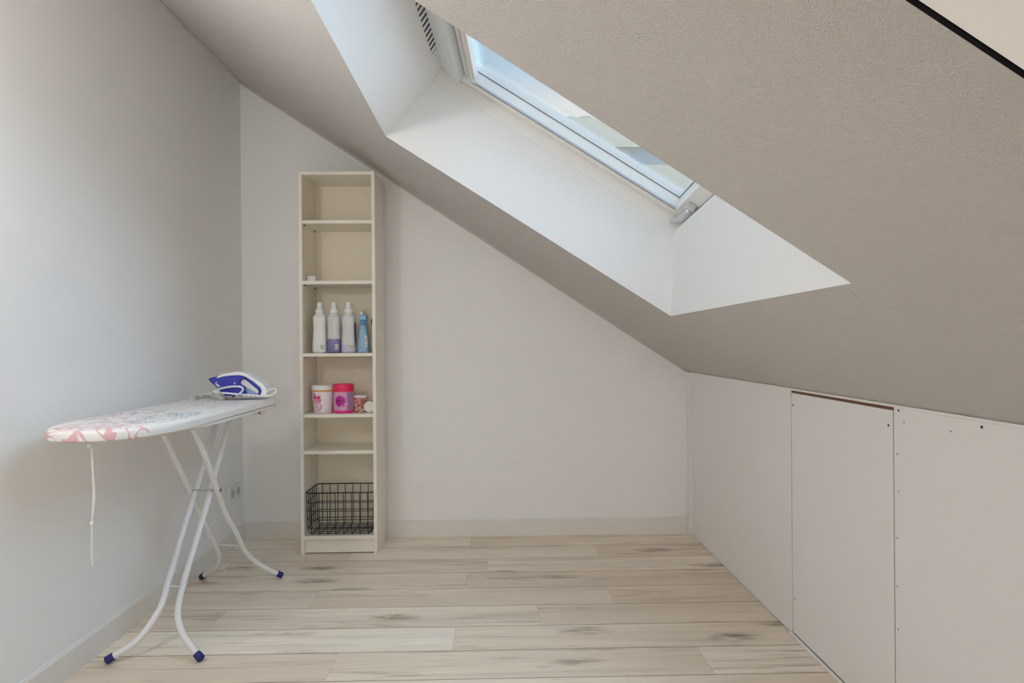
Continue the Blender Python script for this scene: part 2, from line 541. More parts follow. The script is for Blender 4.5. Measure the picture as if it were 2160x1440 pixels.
# floor: sub floor with every board on top
fl = MB().box(-0.15, 2.75, YF - 0.15, 0.15, -0.12, -0.0005).build('floor', M['seam'])
tag(fl, 'bleached oak laminate floor laid in long boards', 'floor', kind='structure')
PW, PL, PY0 = 0.2032, 1.297, -0.0013
starts = {0: 1.299, 1: 0.679, 2: 0.10, 3: 1.306, 4: 0.65, 5: 0.321, 6: 1.287, 7: 0.88, 8: 1.879, 9: 0.52, 10: 1.1, 11: 0.2, 12: 1.55, 13: 0.8, 14: 1.25, 15: 0.45}
gp = 0.0019


def plank(x0, x1, y0, y1):
    cx, cy = (x0 + x1) / 2, (y0 + y1) / 2
    hx, hy = (x1 - x0) / 2 - 0.0003, (y1 - y0) / 2 - gp
    m = MB()
    b = 0.0004
    r0 = [(-hx, -hy, -0.008), (hx, -hy, -0.008), (hx, hy, -0.008), (-hx, hy, -0.008)]
    r1 = [(x, y, -b) for x, y, z in r0]
    r2 = [(-hx + b * .15, -hy + b, 0), (hx - b * .15, -hy + b, 0), (hx - b * .15, hy - b, 0), (-hx + b * .15, hy - b, 0)]
    m.rings([r0, r1, r2])
    o = m.build('plank', M['wood'], None)
    o.parent = fl
    o.location = (cx, cy, 0)
    return o


for r in range(40):
    y1 = PY0 - r * PW
    y0 = max(y1 - PW, YF)
    if y1 <= YF + 0.01: break
    s0 = starts.get(r, (r * 0.43) % PL)
    while s0 > 0.001: s0 -= PL
    x = s0
    while x < 2.58:
        a, b2 = max(x, 0.0), min(x + PL, 2.575)
        if b2 - a > 0.03:
            plank(a, b2, y0, y1)
        x += PL

wl = MB().box(-0.15, 0, YF - 0.15, 0.15, -0.12, 2.95).build('wall_left', M['wall'])
tag(wl, 'tall plain white side wall behind the ironing board', 'wall', kind='structure')
wb = MB().add([(0, 0, -0.12), (2.75, 0, -0.12), (2.75, 0, ceil_z(2.75) + 0.1), (0, 0, ceil_z(0) + 0.1),
               (0, 0.15, -0.12), (2.75, 0.15, -0.12), (2.75, 0.15, ceil_z(2.75) + 0.1), (0, 0.15, ceil_z(0) + 0.1)],
              [(0, 1, 2, 3), (7, 6, 5, 4), (0, 4, 5, 1), (1, 5, 6, 2), (2, 6, 7, 3), (3, 7, 4, 0)]).build('wall_back', M['wall'])
tag(wb, 'white end wall under the slope behind the bookcase', 'wall', kind='structure')
# scuffs on the end wall, small pencil-like marks
for pts in ([(878, 1031), (885, 1024), (892, 1020)], [(1083, 973), (1090, 974)], [(1094, 976), (1101, 976)]):
    MB().tube([at(p_, (0, 1, 0), -0.0002) for p_ in pts], 0.0009, 5).build('scuff', M['socketin'], wb)
wf = MB().box(0, 2.75, YF - 0.15, YF, -0.12, 2.75).build('wall_rear', M['wall'])
tag(wf, 'white end wall at the added-lamp end of the attic', 'wall', kind='structure')

wr = MB().box(2.5705, 2.75, YF, 0.0, -0.12, ceil_z(2.585) + 0.06).build('wall_right', M['mdf'])
tag(wr, 'low knee wall of white painted boards under the sloping ceiling', 'wall', kind='structure')
YD0, YD1 = -1.3405, -1.9905
MB().box(XR, 2.5710, YD0 + 0.0035, -0.0555, 0.002, 0.9235).build('panel', M['panel'], wr, bevel=0.0012)
MB().box(XR, 2.5710, -3.6, YD1 - 0.0035, 0.002, 0.9235).build('panel', M['panel'], wr, bevel=0.0012)
MB().box(XR, 2.5710, YF, -3.604, 0.002, 0.9235).build('panel', M['panel'], wr, bevel=0.0012)


def hole(parent, y, z, r=0.0035):
    n = 8
    m = MB()
    ring = lambda x, q: [(x, y + q * math.cos(2 * math.pi * k / n), z + q * math.sin(2 * math.pi * k / n)) for k in range(n)]
    m.rings([ring(XR + 0.001, r), ring(XR - 0.0006, r), ring(XR - 0.0006, r * 0.5)])
    return m.build('screw_head', M['hole'], parent)


for y, z, r in [(-2.016, .916, .0036), (-2.333, .911, .004), (-1.263, .898, .0018), (-.398, .903, .0022), (-.25, .897, .0014), (-2.01, .795, .0022), (-2.013, .692, .002),
                (-2.007, .562, .002), (-2.005, .426, .002), (-2.008, .308, .002), (-2.041, .887, .002), (-2.229, .887, .002)]:
    hole(wr, y, z, r)
dr = MB().box(XR + 0.0005, 2.5704, YD1 + 0.0030, YD0 - 0.0030, 0.0112, 0.9135).build('door_1', M['panel'], bevel=0.0012)
tag(dr, 'white flush hatch door without handle set in the low board wall', 'door', kind='structure')
for y, z, r in [(-1.357, .868, .0038), (-1.968, .869, .0038), (-1.36, .142, .0025)]:
    hole(dr, y, z, r)
t1 = MB().box(2.557, 2.5704, YF, -0.056, 0.9245, 0.9315).add([], []).build('trim_1', M['panel'])
tag(t1, 'white strip along the top of the low board wall', 'trim', kind='structure')
t2 = MB().box(2.5465, 2.5704, -0.0550, -0.0005, 0.0005, ceil_z(2.56) - 0.004).build('trim_2', M['panel'], bevel=0.001)
tag(t2, 'white upright batten in the corner beside the low board wall', 'trim', kind='structure')
t3 = MB().box(2.554, 2.5645, -3.3, YD0 + 0.01, 0.0003, 0.0105).build('trim_3', M['panel'], bevel=0.002)
tag(t3, 'narrow white strip on the floor under the hatch door', 'trim', kind='structure')


def baseboard(name, axis, label):
    m = MB()
    prof = [(0, 0.0), (0.0150, 0.0), (0.0150, 0.086), (0.0135, 0.0895), (0.0, 0.0895)]
    if axis == 'x':
        a = [(0.0155, -d, z) for d, z in prof]; b = [(2.546, -d, z) for d, z in prof]
    else:
        a = [(d, YF, z) for d, z in prof]; b = [(d, -0.0005, z) for d, z in prof]
    m.rings([a, b])
    o = m.build(name, M['base'])
    tag(o, label, 'baseboard', kind='structure')
    c = MB()
    if axis == 'x':
        c.tube([(0.016, -0.004, 0.0905), (2.545, -0.004, 0.0905)], 0.0045, 6)
    else:
        c.tube([(0.004, YF, 0.0905), (0.004, -0.006, 0.0905)], 0.0045, 6)
    c.build('caulk_bead', M['caulk'], o)
    return o


baseboard('baseboard_left', 'y', 'white baseboard along the wall behind the ironing board')
baseboard('baseboard_back', 'x', 'white baseboard along the end wall behind the bookcase')

# sloping ceiling with the splayed skylight opening
OA, OB = Vector((1.0141, -1.1412, 0)), Vector((2.1384, -1.2327, 0))
OC, OD = Vector((2.1240, -2.5970, 0)), Vector((1.0150, -2.5840, 0))
WD = Vector((1.2136, -1.1678, 2.1589)); WC = Vector((2.1558, -1.2330, 1.5429))
WU = (WC - WD).normalized(); WV = WU.cross(NRM)
if WV.y > 0: WV = -WV
WL = (WC - WD).length
WN = 1.41
WT = lambda u, v, w: WD + WU * u + WV * v + NRM * w


def on_ceil(p): return Vector((p.x, p.y, ceil_z(p.x)))


m = MB()
x0, x1, ya, yb = -0.10, 2.70, 0.10, YF - 0.1
outer = [Vector((x0, ya, 0)), Vector((x1, ya, 0)), Vector((x1, yb, 0)), Vector((x0, yb, 0))]
inner = [OA, OB, OC, OD]
lo = [on_ceil(p) for p in outer] + [on_ceil(p) for p in inner]
TH = 0.37
ow = TH - 0.288
oh = [WT(-0.045, -0.045, ow), WT(WL + 0.06, -0.045, ow), WT(WL + 0.06, WN + 0.045, ow), WT(-0.045, WN + 0.045, ow)]
hi = [on_ceil(p) + NRM * TH for p in outer] + oh
m.add(lo, [(i, (i + 1) % 4, 4 + (i + 1) % 4, 4 + i) for i in range(4)])
m.add(hi, [(i, 4 + i, 4 + (i + 1) % 4, (i + 1) % 4) for i in range(4)])
m.add([lo[i] for i in range(4)] + [hi[i] for i in range(4)], [(i, 4 + i, 4 + (i + 1) % 4, (i + 1) % 4) for i in range(4)])
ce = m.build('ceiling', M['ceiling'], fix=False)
tag(ce, 'sloping stippled white ceiling with a deep skylight opening', 'ceiling', kind='structure')
cor_in = [on_ceil(p) for p in inner]
cor_out = [WT(0, 0, 0), WT(WL, 0, 0), WT(WL, WN, 0), WT(0, WN, 0)]
ctr = sum(cor_in, Vector()) / 4
for i in range(4):
    j = (i + 1) % 4
    a, b, c, d = cor_in[i], cor_in[j], cor_out[j], cor_out[i]
    g = []
    K = 10
    for p in range(K + 1):
        for q in range(K + 1):
            f, h = p / K, q / K
            g.append((a * (1 - f) + b * f) * (1 - h) + (d * (1 - f) + c * f) * h)
    MB().add(g, [(p * (K + 1) + q, (p + 1) * (K + 1) + q, (p + 1) * (K + 1) + q + 1, p * (K + 1) + q + 1) for p in range(K) for q in range(K)]).build('reveal', M['reveal'], ce, smooth=True)
# caulk where slope meets walls
cb = MB(); cb.tube([(0.002, -0.003, ceil_z(0.002) - 0.004), (2.545, -0.003, ceil_z(2.545) - 0.004)], 0.008, 6)
cb.tube([(0.003, -0.002, ceil_z(0) - 0.006), (0.003, YF, ceil_z(0) - 0.006)], 0.008, 6)
cb.build('caulk_bead', M['ceiling'], ce)


def slope_box(y0, y1, w0, w1, xa=0.0, xb=2.56):
    m = MB()
    P = lambda x, y, w: Vector((x, y, ceil_z(x))) + NRM * w
    return m.hexa([P(xa, y0, w0), P(xb, y0, w0), P(xb, y1, w0), P(xa, y1, w0), P(xa, y0, w1), P(xb, y0, w1), P(xb, y1, w1), P(xa, y1, w1)])


# dropped head lining of the doorway near the viewer, with a black seal along its edge
LD = 0.12  # drop depth set to shade the ceiling from the added floor lamp
pn = NRM; pd_ = NRM.dot(Vector((0, 0, Z0))) - LD
ye0, ye1 = at((1909, 0), pn, pd_).y, at((1931, 0), pn, pd_).y
slope_box(ye1 - 0.30, ye1, -LD, 0.01).build('head_lining', M['wall'], ce, bevel=0.002)
DX0, DX1 = 0.95, 2.02          # doorway in the partition added to hold back lamp light; viewer stands just outside
m = MB()
for xa, xb in ((0.0, DX0), (DX1, 2.60)):
    m.hexa([(xa, ye1 - .28, -.02), (xb, ye1 - .28, -.02), (xb, ye1 - .02, -.02), (xa, ye1 - .02, -.02),
            (xa, ye1 - .28, ceil_z(xa) + .02), (xb, ye1 - .28, ceil_z(xb) + .02), (xb, ye1 - .02, ceil_z(xb) + .02), (xa, ye1 - .02, ceil_z(xa) + .02)])
wp = m.build('wall_front_added', M['wall'])
tag(wp, 'unseen white partition with an open doorway, added to hold back lamp light', 'wall', kind='structure')
t4 = slope_box(ye1 + 0.0003, ye0, -LD, -LD + 0.012, 0.01, 2.54).build('trim_4', M['black'])
tag(t4, 'black rubber seal along the edge of the sloping head lining', 'trim', kind='structure')

for pts in ([(1797, 614), (1804, 623), (1812, 630)], [(1678, 632), (1684, 637)], [(1750, 634), (1748, 641)], [(2094, 857), (2106, 864)]):
    MB().tube([at(p_, NRM, NRM.dot(Vector((0, 0, Z0))) - 0.0002) for p_ in pts], 0.0008, 5).build('scuff', M['socketin'], ce)
MB().tube([at(p_, (1, 0, 0), 0.0002) for p_ in ((371, 42), (371.5, 50), (371.5, 60))], 0.0008, 5).build('hairline_crack', M['socketin'], wl)

# ------------------------------------------------------------------ skylight
win = thing('window_1', WT(WL / 2, WN / 2, 0), 'white framed skylight set deep in the sloping ceiling', 'window', kind='structure')
W1, WG = 0.054, 0.104
FW = 0.055     # frame thickness behind the reveal
m = MB()
m.boxT(WT, -FW, 0.0, -FW, WN + FW, 0.0, 0.125)                 # head
m.boxT(WT, 0.0, WL + 0.014, -FW, 0.0, 0.0, 0.125)              # far jamb
m.boxT(WT, 0.0, WL + 0.014, WN, WN + FW, 0.0, 0.125)           # near jamb
poly = [(WL, 0.0), (WL + 0.014, W1), (WL + 0.014, 0.125), (WL + 0.07, 0.125), (WL + 0.07, 0.0)]
m.prism(poly, lambda a, b, d: WT(a, d, b), -FW, WN + FW)       # sill
m.build('frame', M['frame'], win, bevel=0.0015)
# thin joint of shade between frame and sash
S0u, S1u, S0v, S1v = 0.012, 1.139, 0.004, WN - 0.004
sa = MB()
I0u, I1u, I0v, I1v = 0.07, 1.085, 0.063, WN - 0.063
sa.boxT(WT, S0u, I0u, S0v, S1v, W1, 0.135)
sa.boxT(WT, I0u, I1u, S0v, I0v, W1, 0.135)
sa.boxT(WT, I0u, I1u, I1v, S1v, W1, 0.135)
sa.prism([(I1u, W1), (S1u, W1), (S1u, 0.135), (1.071, 0.135), (1.071, WG)], lambda a, b, d: WT(a, d, b), S0v, S1v)
sash = sa.build('sash', M['sash'], win, bevel=0.0012)
# gasket round the pane, glazing bead and guide rail
gk = MB()
gk.boxT(WT, I0u, 1.071, I0v, I0v + 0.0018, WG - 0.003, WG - 0.0005)
gk.boxT(WT, 1.069, 1.0715, I0v, I1v, WG - 0.003, WG - 0.0005)
gk.boxT(WT, I0u, 1.071, I1v - 0.0018, I1v, WG - 0.003, WG - 0.0005)
gk.build('gasket', M['rubber'], sash)
rail = MB()
rail.boxT(WT, 0.165, 1.078, I0v - 0.0005, I0v + 0.007, W1 + 0.002, W1 + 0.010)
rail.boxT(WT, 0.165, 1.078, I1v - 0.007, I1v + 0.0005, W1 + 0.002, W1 + 0.010)
rail.build('guide_rail', M['alu'], sash, bevel=0.0008)
sh = MB()
sh.boxT(WT, 0.15, 1.08, I0v - 0.0004, I0v + 0.0006, W1 - 0.0004, W1 + 0.0010)
sh.build('rail_joint', M['rubber'], sash)
pane = MB().boxT(WT, I0u - 0.004, 1.075, I0v - 0.004, I1v + 0.004, WG, WG + 0.004).build('glass_pane', M['glass'], win)
# ventilation grille on the head of the frame
vg = MB().boxT(WT, -0.0005, 0.0022, 0.125, 1.28, 0.019, 0.066).build('vent_grille', M['sash'], win, bevel=0.0006)
k = 0
v = 0.172
while v < 1.22:
    if k == 0:
        MB().boxT(WT, 0.0018, 0.0026, v, v + 0.012, 0.030, 0.057).build('vent_slot', M['socketin'], vg)
    else:
        MB().boxT(WT, 0.0018, 0.0026, v, v + 0.0125, 0.027, 0.060).build('vent_slot', M['dark'], vg)
    k += 1
    v += 0.0345
MB().boxT(WT, 0.0018, 0.0036, 0.137, 0.142, 0.041, 0.046).build('screw_head', M['socketin'], vg)
# roller blind: cassette, pull bar
bl = MB()
poly = [(0.030, W1 + 0.001), (0.034, 0.044), (0.046, 0.037), (0.062, 0.032), (0.082, 0.028), (0.104, 0.026), (0.108, 0.027), (0.108, 0.09), (0.07, 0.09), (0.07, W1 + 0.001)]
bl.prism(poly, lambda a, b, d: WT(a, d, b), 0.066, WN - 0.066)
cas = bl.build('blind_cassette', M['blind'], win)
ec = MB()
poly2 = [(0.028, W1 + 0.001), (0.033, 0.043), (0.045, 0.0355), (0.061, 0.030), (0.082, 0.026), (0.106, 0.024), (0.110, 0.026), (0.110, 0.09), (0.07, 0.09), (0.07, W1 + 0.001)]
ec.prism(poly2, lambda a, b, d: WT(a, d, b), 0.0635, 0.0655)
ec.build('end_cap', M['sash'], cas)
br = MB()
br.boxT(WT, 0.118, 0.126, 0.068, WN - 0.068, 0.060, 0.092)
br.boxT(WT, 0.126, 0.140, 0.068, WN - 0.068, 0.072, 0.090)
br.boxT(WT, 0.140, 0.149, 0.068, WN - 0.068, 0.062, 0.092)
br.boxT(WT, 0.149, 0.157, 0.068, WN - 0.068, 0.068, 0.092)
br.build('blind_bar', M['sash'], win, bevel=0.001)
MB().boxT(WT, 0.1085, 0.1178, 0.070, WN - 0.070, 0.070, 0.088).build('blind_fabric', M['alu'], win)
# handle on the bottom of the sash
hd = MB().boxT(WT, 1.098, 1.130, 0.185, 0.235, W1 - 0.026, W1).build('handle', M['silver'], win, bevel=0.004)
lv = MB()
lv.tube(smooth_path([WT(1.114, 0.212, 0.034), WT(1.115, 0.205, 0.022), WT(1.114, 0.180, 0.016), WT(1.111, 0.130, 0.016), WT(1.107, 0.080, 0.020), WT(1.101, 0.020, 0.025), WT(1.098, -0.004, 0.027)], 5),
        [0.012] * 10 + [0.013] * 8 + [0.011] * 6 + [0.009] * 7, 10)
lv.build('lever', M['silver'], hd, smooth=True)

# ------------------------------------------------------------------ house seen beyond the skylight
HY = 9.0
dist = HY - CAM.y
hz = lambda py: CAM.z + dist * math.tan(math.atan((720 - py) / FPX)) * 1.0
house = thing('house', (4.0, HY, -5.5), 'pale rendered house with a ribbon window seen through the skylight', 'house')
zt, zw1, zw0 = hz(249), hz(310), hz(349)
MB().box(-3.0, 11.0, HY, HY + 7, -5.5, zw0).build('wall', M['hwall'], house)
MB().box(-3.0, 11.0, HY, HY + 7, zw1, zt).build('parapet', M['hwall'], house)
for i in range(8):
    xx = -3.0 + i * 1.75
    f = MB().box(xx, xx + 1.75, HY + 0.08, HY + 0.16, zw0, zw1).build('window', M['hframe'], house)
    MB().box(xx + 0.08, xx + 1.67, HY + 0.06, HY + 0.10, zw0 + 0.06, zw1 - 0.05).build('pane', M['hglass'], f)
MB().box(-3.0, 11.0, HY + 0.3, HY + 7, zw0, zw1).build('storey', M['hwall'], house)
for i in range(46):
    xx = -3.05 + i * 0.306
    MB().lathe([(0.10, 0.0), (0.12, 0.025), (0.10, 0.05 + 0.02 * random.random()), (0.02, 0.07)], (xx + 0.15, HY + 0.12, zt - 0.02), 10, 1.5, 1.0).build('coping_tile', M['htile'], house)
gr = MB().box(-25, 30, -25, 40, -5.8, -5.5).build('ground', M['grass'])
tag(gr, 'garden ground outside far below the skylight', 'ground', kind='structure')

# ------------------------------------------------------------------ bookcase
BX, BY = 0.4158, -0.3095
BW, BD, BH = 0.40, 0.28, 2.02
bk = thing('bookcase', (BX + BW / 2, BY + BD / 2, 0), 'tall narrow cream bookcase with open shelves against the end wall', 'bookcase')
tk = 0.018
MB().box(BX, BX + tk, BY, BY + BD, 0.0005, BH).build('side_panel', M['case'], bk, bevel=0.0008)
MB().box(BX + BW - tk, BX + BW, BY, BY + BD, 0.0005, BH).build('side_panel', M['case'], bk, bevel=0.0008)
MB().box(BX + tk, BX + BW - tk, BY + 0.002, BY + BD - 0.006, 2.000, 2.0175).build('top_panel', M['case'], bk, bevel=0.0008)
BI0, BI1 = BX + tk + 0.0004, BX + BW - tk - 0.0004
SHELF = [1.7615, 1.4425, 1.0605, 0.7395, 0.5475]
for z in SHELF:
    MB().box(BI0, BI1, BY + 0.003, BY + BD - 0.008, z - 0.018, z).build('shelf', M['case'], bk, bevel=0.0008)
MB().box(BI0, BI1, BY + 0.002, BY + BD - 0.008, 0.081, 0.099).build('bottom_shelf', M['case'], bk, bevel=0.0008)
MB().box(BI0, BI1, BY + 0.022, BY + 0.036, 0.006, 0.0808).build('plinth', M['case'], bk)
MB().box(BI0, BI1, BY + BD - 0.0075, BY + BD - 0.004, 0.02, 2.0).build('back_panel', M['caseback'], bk)
m = MB()
z = 0.20
while z < 1.86:
    if all(not (zz - 0.03 < z < zz + 0.012) for zz in SHELF):
        for x, sgn in ((BX + tk, 1), (BX + BW - tk, -1)):
            for y in (BY + 0.038, BY + BD - 0.045):
                ring = lambda q, r: [(x + q * sgn, y + r * math.cos(2 * math.pi * k / 8), z + r * math.sin(2 * math.pi * k / 8)) for k in range(8)]
                m.rings([ring(-0.0005, 0.0026), ring(0.0005, 0.0026)])
    z += 0.032
ph = m.build('peg_holes', M['dark'], bk)
ph['kind'] = 'stuff'
m = MB()
for zz in SHELF:
    for x, sgn in ((BX + tk, 1), (BX + BW - tk, -1)):
        for y in (BY + 0.038, BY + BD - 0.045):
            m.tube([(x - sgn * 0.001, y, zz - 0.0215), (x + sgn * 0.007, y, zz - 0.0215)], 0.0031, 8)
pg = m.build('shelf_pegs', M['dark'], bk)
pg['kind'] = 'stuff'

# small white box on the second shelf
bxm = MB().box(0.4365, 0.4815, -0.235, -0.195, 1.4428, 1.4735).build('small_box', M['white'], bevel=0.002)
tag(bxm, 'small plain white box alone on an upper bookcase shelf', 'box')
MB().box(0.4360, 0.4820, -0.2355, -0.1945, 1.4660, 1.4745).build('lid', M['white'], bxm, bevel=0.0015)


# ---- detergent bottles
def bottle(cx, cy, z0, label, liquid, level, upper, hwf=1.0, stripe=None):
    t = thing('detergent_bottle', (cx, cy, z0), label, 'bottle', 'big detergent bottles on the bookcase shelf')
    prof = [(.030, .020, 0.0), (.0375, .027, .006), (.0385, .028, .03), (.0375, .0275, .06), (.0345, .026, .09), (.0325, .025, .12), (.0335, .0255, .15), (.0355, .0265, .175), (.0345, .026, .19), (.029, .022, .2005), (.0225, .018, .2075), (.0215, .0178, .212)]
    prof = [(a * hwf, b, z) for a, b, z in prof]
    ip = []
    for i in range(len(prof) - 1):
        for k in range(4):
            f = k / 4
            ip.append(tuple(prof[i][j] + (prof[i + 1][j] - prof[i][j]) * f for j in range(3)))
    ip.append(prof[-1])
    up = [q for q in ip if q[2] >= level - 0.001]
    dn = [q for q in ip if q[2] <= level]
    dn = dn + [(up[0][0], up[0][1], up[0][2])]
    MB().loft(up, (cx, cy, z0), e=3.0).build('body', upper, t, smooth=True)
    MB().loft(dn, (cx, cy, z0), e=3.0).build('liquid', liquid, t, smooth=True)
    # grip panel: raised rib in the shape of a loop on the front
    fy = cy - 0.0268
    path = [(cx - .004, fy, z0 + .178), (cx + .012, fy - .0004, z0 + .176), (cx + .019, fy + .002, z0 + .15), (cx + .018, fy + .003, z0 + .11), (cx + .004, fy, z0 + .068), (cx - .003, fy - .0003, z0 + .09), (cx - .008, fy, z0 + .13), (cx - .010, fy, z0 + .165)]
    MB().tube(smooth_path(path + [path[0]], 5), 0.0010, 6).build('grip_rib', upper, t, smooth=True)
    MB().lathe([(.0225, .2125), (.0238, .214), (.0238, .231), (.0215, .2345), (.0165, .236), (.0152, .238), (.0140, .262), (.0115, .270), (.001, .2715)], (cx, cy, z0), 24, hwf, 1.0).build('cap', M['clear'], t, smooth=True)
    lb = MB().box(cx + .010, cx + .028, cy - .0290, cy - .0262, z0 + .018, z0 + .046).build('sticker', M['label_w'], t)
    MB().box(cx + .0115, cx + .016, cy - .0294, cy - .0288, z0 + .029, z0 + .042).build('print', M['label_g'], lb)
    MB().box(cx + .0195, cx + .0265, cy - .0294, cy - .0288, z0 + .029, z0 + .042).build('print', M['label_g'], lb)
    MB().box(cx + .0125, cx + .0145, cy - .0297, cy - .0289, z0 + .030, z0 + .040).build('print', M['label_d'], lb)
    MB().box(cx + .0115, cx + .0265, cy - .0294, cy - .0288, z0 + .022, z0 + .025).build('print', M['label_d'], lb)
    if stripe:
        MB().box(cx + .0345 * hwf, cx + .0376 * hwf, cy - .016, cy + .010, z0 + .03, z0 + .16).build('side_label', stripe, t)
    return t


zb = SHELF[2] + 0.0004
bottle(.5065, -.245, zb, 'detergent bottle filled with milky white liquid next to the bottle with purple liquid', M['milkliq'], .118, M['milk'], 1.0)
bottle(.5825, -.245, zb, 'clear detergent bottle less than half full of purple liquid', M['purple'], .075, M['grey_pl'], .95)
bottle(.6605, -.245, zb, 'nearly empty detergent bottle with a little pale lavender liquid', M['lav'], .042, M['grey_pl'], 1.0, M['label_d'])
t = thing('spray_bottle', (.735, -.235, zb), 'sky blue bottle with a small white nozzle among the detergent bottles', 'bottle')
MB().loft([(.028, .02, 0), (.0315, .024, .004), (.0315, .024, .03), (.028, .022, .06), (.026, .021, .09), (.025, .02, .115), (.022, .018, .13), (.0165, .014, .143), (.015, .013, .148)], (.735, -.235, zb), e=2.4).build('body', M['sky_pl'], t, smooth=True)
MB().lathe([(.0165, .1485), (.0172, .150), (.0172, .172), (.0155, .1745)], (.735, -.235, zb), 20).build('collar', M['sky_dk'], t, smooth=True)
MB().box(.7185, .7535, -.252, -.218, zb + .175, zb + .204).build('spray_head', M['sky_pl'], t, bevel=.005)
MB().box(.7485, .7575, -.243, -.227, zb + .150, zb + .200).build('trigger', M['sky_dk'], t, bevel=.003)
MB().lathe([(.0095, .2045), (.0098, .206), (.0098, .216), (.008, .218)], (.7265, -.235, zb), 18).build('nozzle', M['white'], t, smooth=True)
lb = MB()
lb.loft([(.0060, .0015, -.030), (.0085, .0018, -.01), (.0075, .0018, .02), (.003, .0012, .034)], (.7535, -.2545, zb + .06), e=2.2)
lo_ = lb.build('front_label', M['label_w'], t, smooth=True)
for dz, w in ((.016, .007), (.008, .010), (-.004, .009), (-.018, .006)):
    MB().box(.7535 - w / 2, .7535 + w / 2, -.2570, -.2560, zb + .06 + dz, zb + .0645 + dz).build('print', M['label_d'], lo_)
t = thing('slim_bottle', (.7690, -.125, zb), 'slim white bottle half hidden behind the bookcase side next to the blue bottle', 'bottle')
MB().loft([(.016, .02, 0), (.0195, .026, .004), (.0195, .026, .05), (.0185, .025, .10), (.0155, .021, .14), (.011, .012, .156), (.0095, .0095, .16)], (.7690, -.125, zb), e=2.6).build('body', M['milk'], t, smooth=True)
MB().lathe([(.0105, .1605), (.011, .162), (.011, .182), (.009, .184)], (.7690, -.125, zb), 18).build('cap', M['label_d'], t, smooth=True)


def wrap(cx, cy, z0, rfun, ang0):
    """maps flat lettering onto a round tub, angle measured from the front towards the right"""
    def T(x, y, h):
        z = y
        r = rfun(z) + 0.0003 + max(h, 0)
        a = ang0 + x / rfun(z)
        return Vector((cx + r * math.sin(a), cy - r * math.cos(a), z0 + z))
    return T


def disc_band(T, pts_out, pts_in):
    n = len(pts_out)
    m = MB()
    vs = [T(x, y, .0003) for x, y in pts_out] + [T(x, y, .0003) for x, y in pts_in]
    m.add(vs, [(i, (i + 1) % n, n + (i + 1) % n, n + i) for i in range(n)])
    return m


def print_bars(Tf, x0, x1, y, h, mt, parent, n=5):
    """fine print too small to read: a row of short printed dashes"""
    w = (x1 - x0) / n
    for k in range(n):
        a_, b_ = x0 + k * w, x0 + k * w + w * (.62 + .25 * random.random())
        MB().add([Tf(a_, y, .0007), Tf(b_, y, .0007), Tf(b_, y + h, .0007), Tf(a_, y + h, .0007)], [(0, 1, 2, 3)]).build('fine_print', mt, parent, fix=False)


# ---- white tub
zs = SHELF[3] + 0.0004
cx, cy = .5125, -.215
t = thing('powder_tub', (cx, cy, zs), 'white tub with pink lettering standing left of the pink jar', 'tub')
MB().lathe([(.044, 0), (.0485, .002), (.0495, .01), (.0560, .112), (.0560, .114)], (cx, cy, zs), 40).build('body', M['tubw'], t, smooth=True)
MB().lathe([(.0565, .1142), (.0582, .115), (.0582, .1215), (.0565, .122)], (cx, cy, zs), 40).build('tear_band', M['gold'], t, smooth=True)
MB().lathe([(.0560, .1222), (.0582, .123), (.0578, .141), (.0560, .1465), (.0520, .1485), (.0510, .1475), (.001, .1475)], (cx, cy, zs), 40).build('lid', M['white'], t, smooth=True)
rf = lambda z: .0495 + (.0560 - .0495) * max(0, min(1, (z - .01) / .102))
T = wrap(cx, cy, zs, rf, -.42)
sh_ = lambda dx, dz: (lambda x, y, h: T(x + dx, y + dz, h))
text_mb('THE', .013, sh_(-.016, .100), bold=.0006).build('lettering', M['pinkink'], t, fix=False)
text_mb('PINK', .026, sh_(.001, .0815), bold=.0014, sx=.86).build('lettering', M['pinkink'], t, fix=False)
text_mb('STUFF', .0165, sh_(.006, .0635), bold=.0007, sx=.9).build('lettering', M['pinkink'], t, fix=False)
print_bars(T, .004, .034, .0995, .0028, M['paleink'], t, 4)
text_mb('OXI', .0105, sh_(-.001, .0405), bold=.0002).build('lettering', M['pinkink'], t, fix=False)
text_mb('POWDER', .0105, sh_(-.001, .0295), bold=.0002).build('lettering', M['paleink'], t, fix=False)
el = lambda a, b, ox=0: [(ox + a * math.cos(2 * math.pi * k / 32), .0355 + b * math.sin(2 * math.pi * k / 32)) for k in range(32)]
disc_band(sh_(0, 0), el(.0275, .0215), el(.0245, .0190, -.0008)).build('oval_ring', M['pinkink'], t, fix=False)
disc_band(sh_(0, 0), [(-.0235 + .0055 * math.cos(k * .785), .061 + .0055 * math.sin(k * .785)) for k in range(8)], [(-.0235 + .0018 * math.cos(k * .785), .061 + .0010 * math.sin(k * .785)) for k in range(8)]).build('round_emblem', M['pinkink'], t, fix=False)
print_bars(T, -.022, .024, .0095, .0014, M['paleink'], t, 6)
print_bars(T, -.016, .016, .0060, .0012, M['paleink'], t, 4)

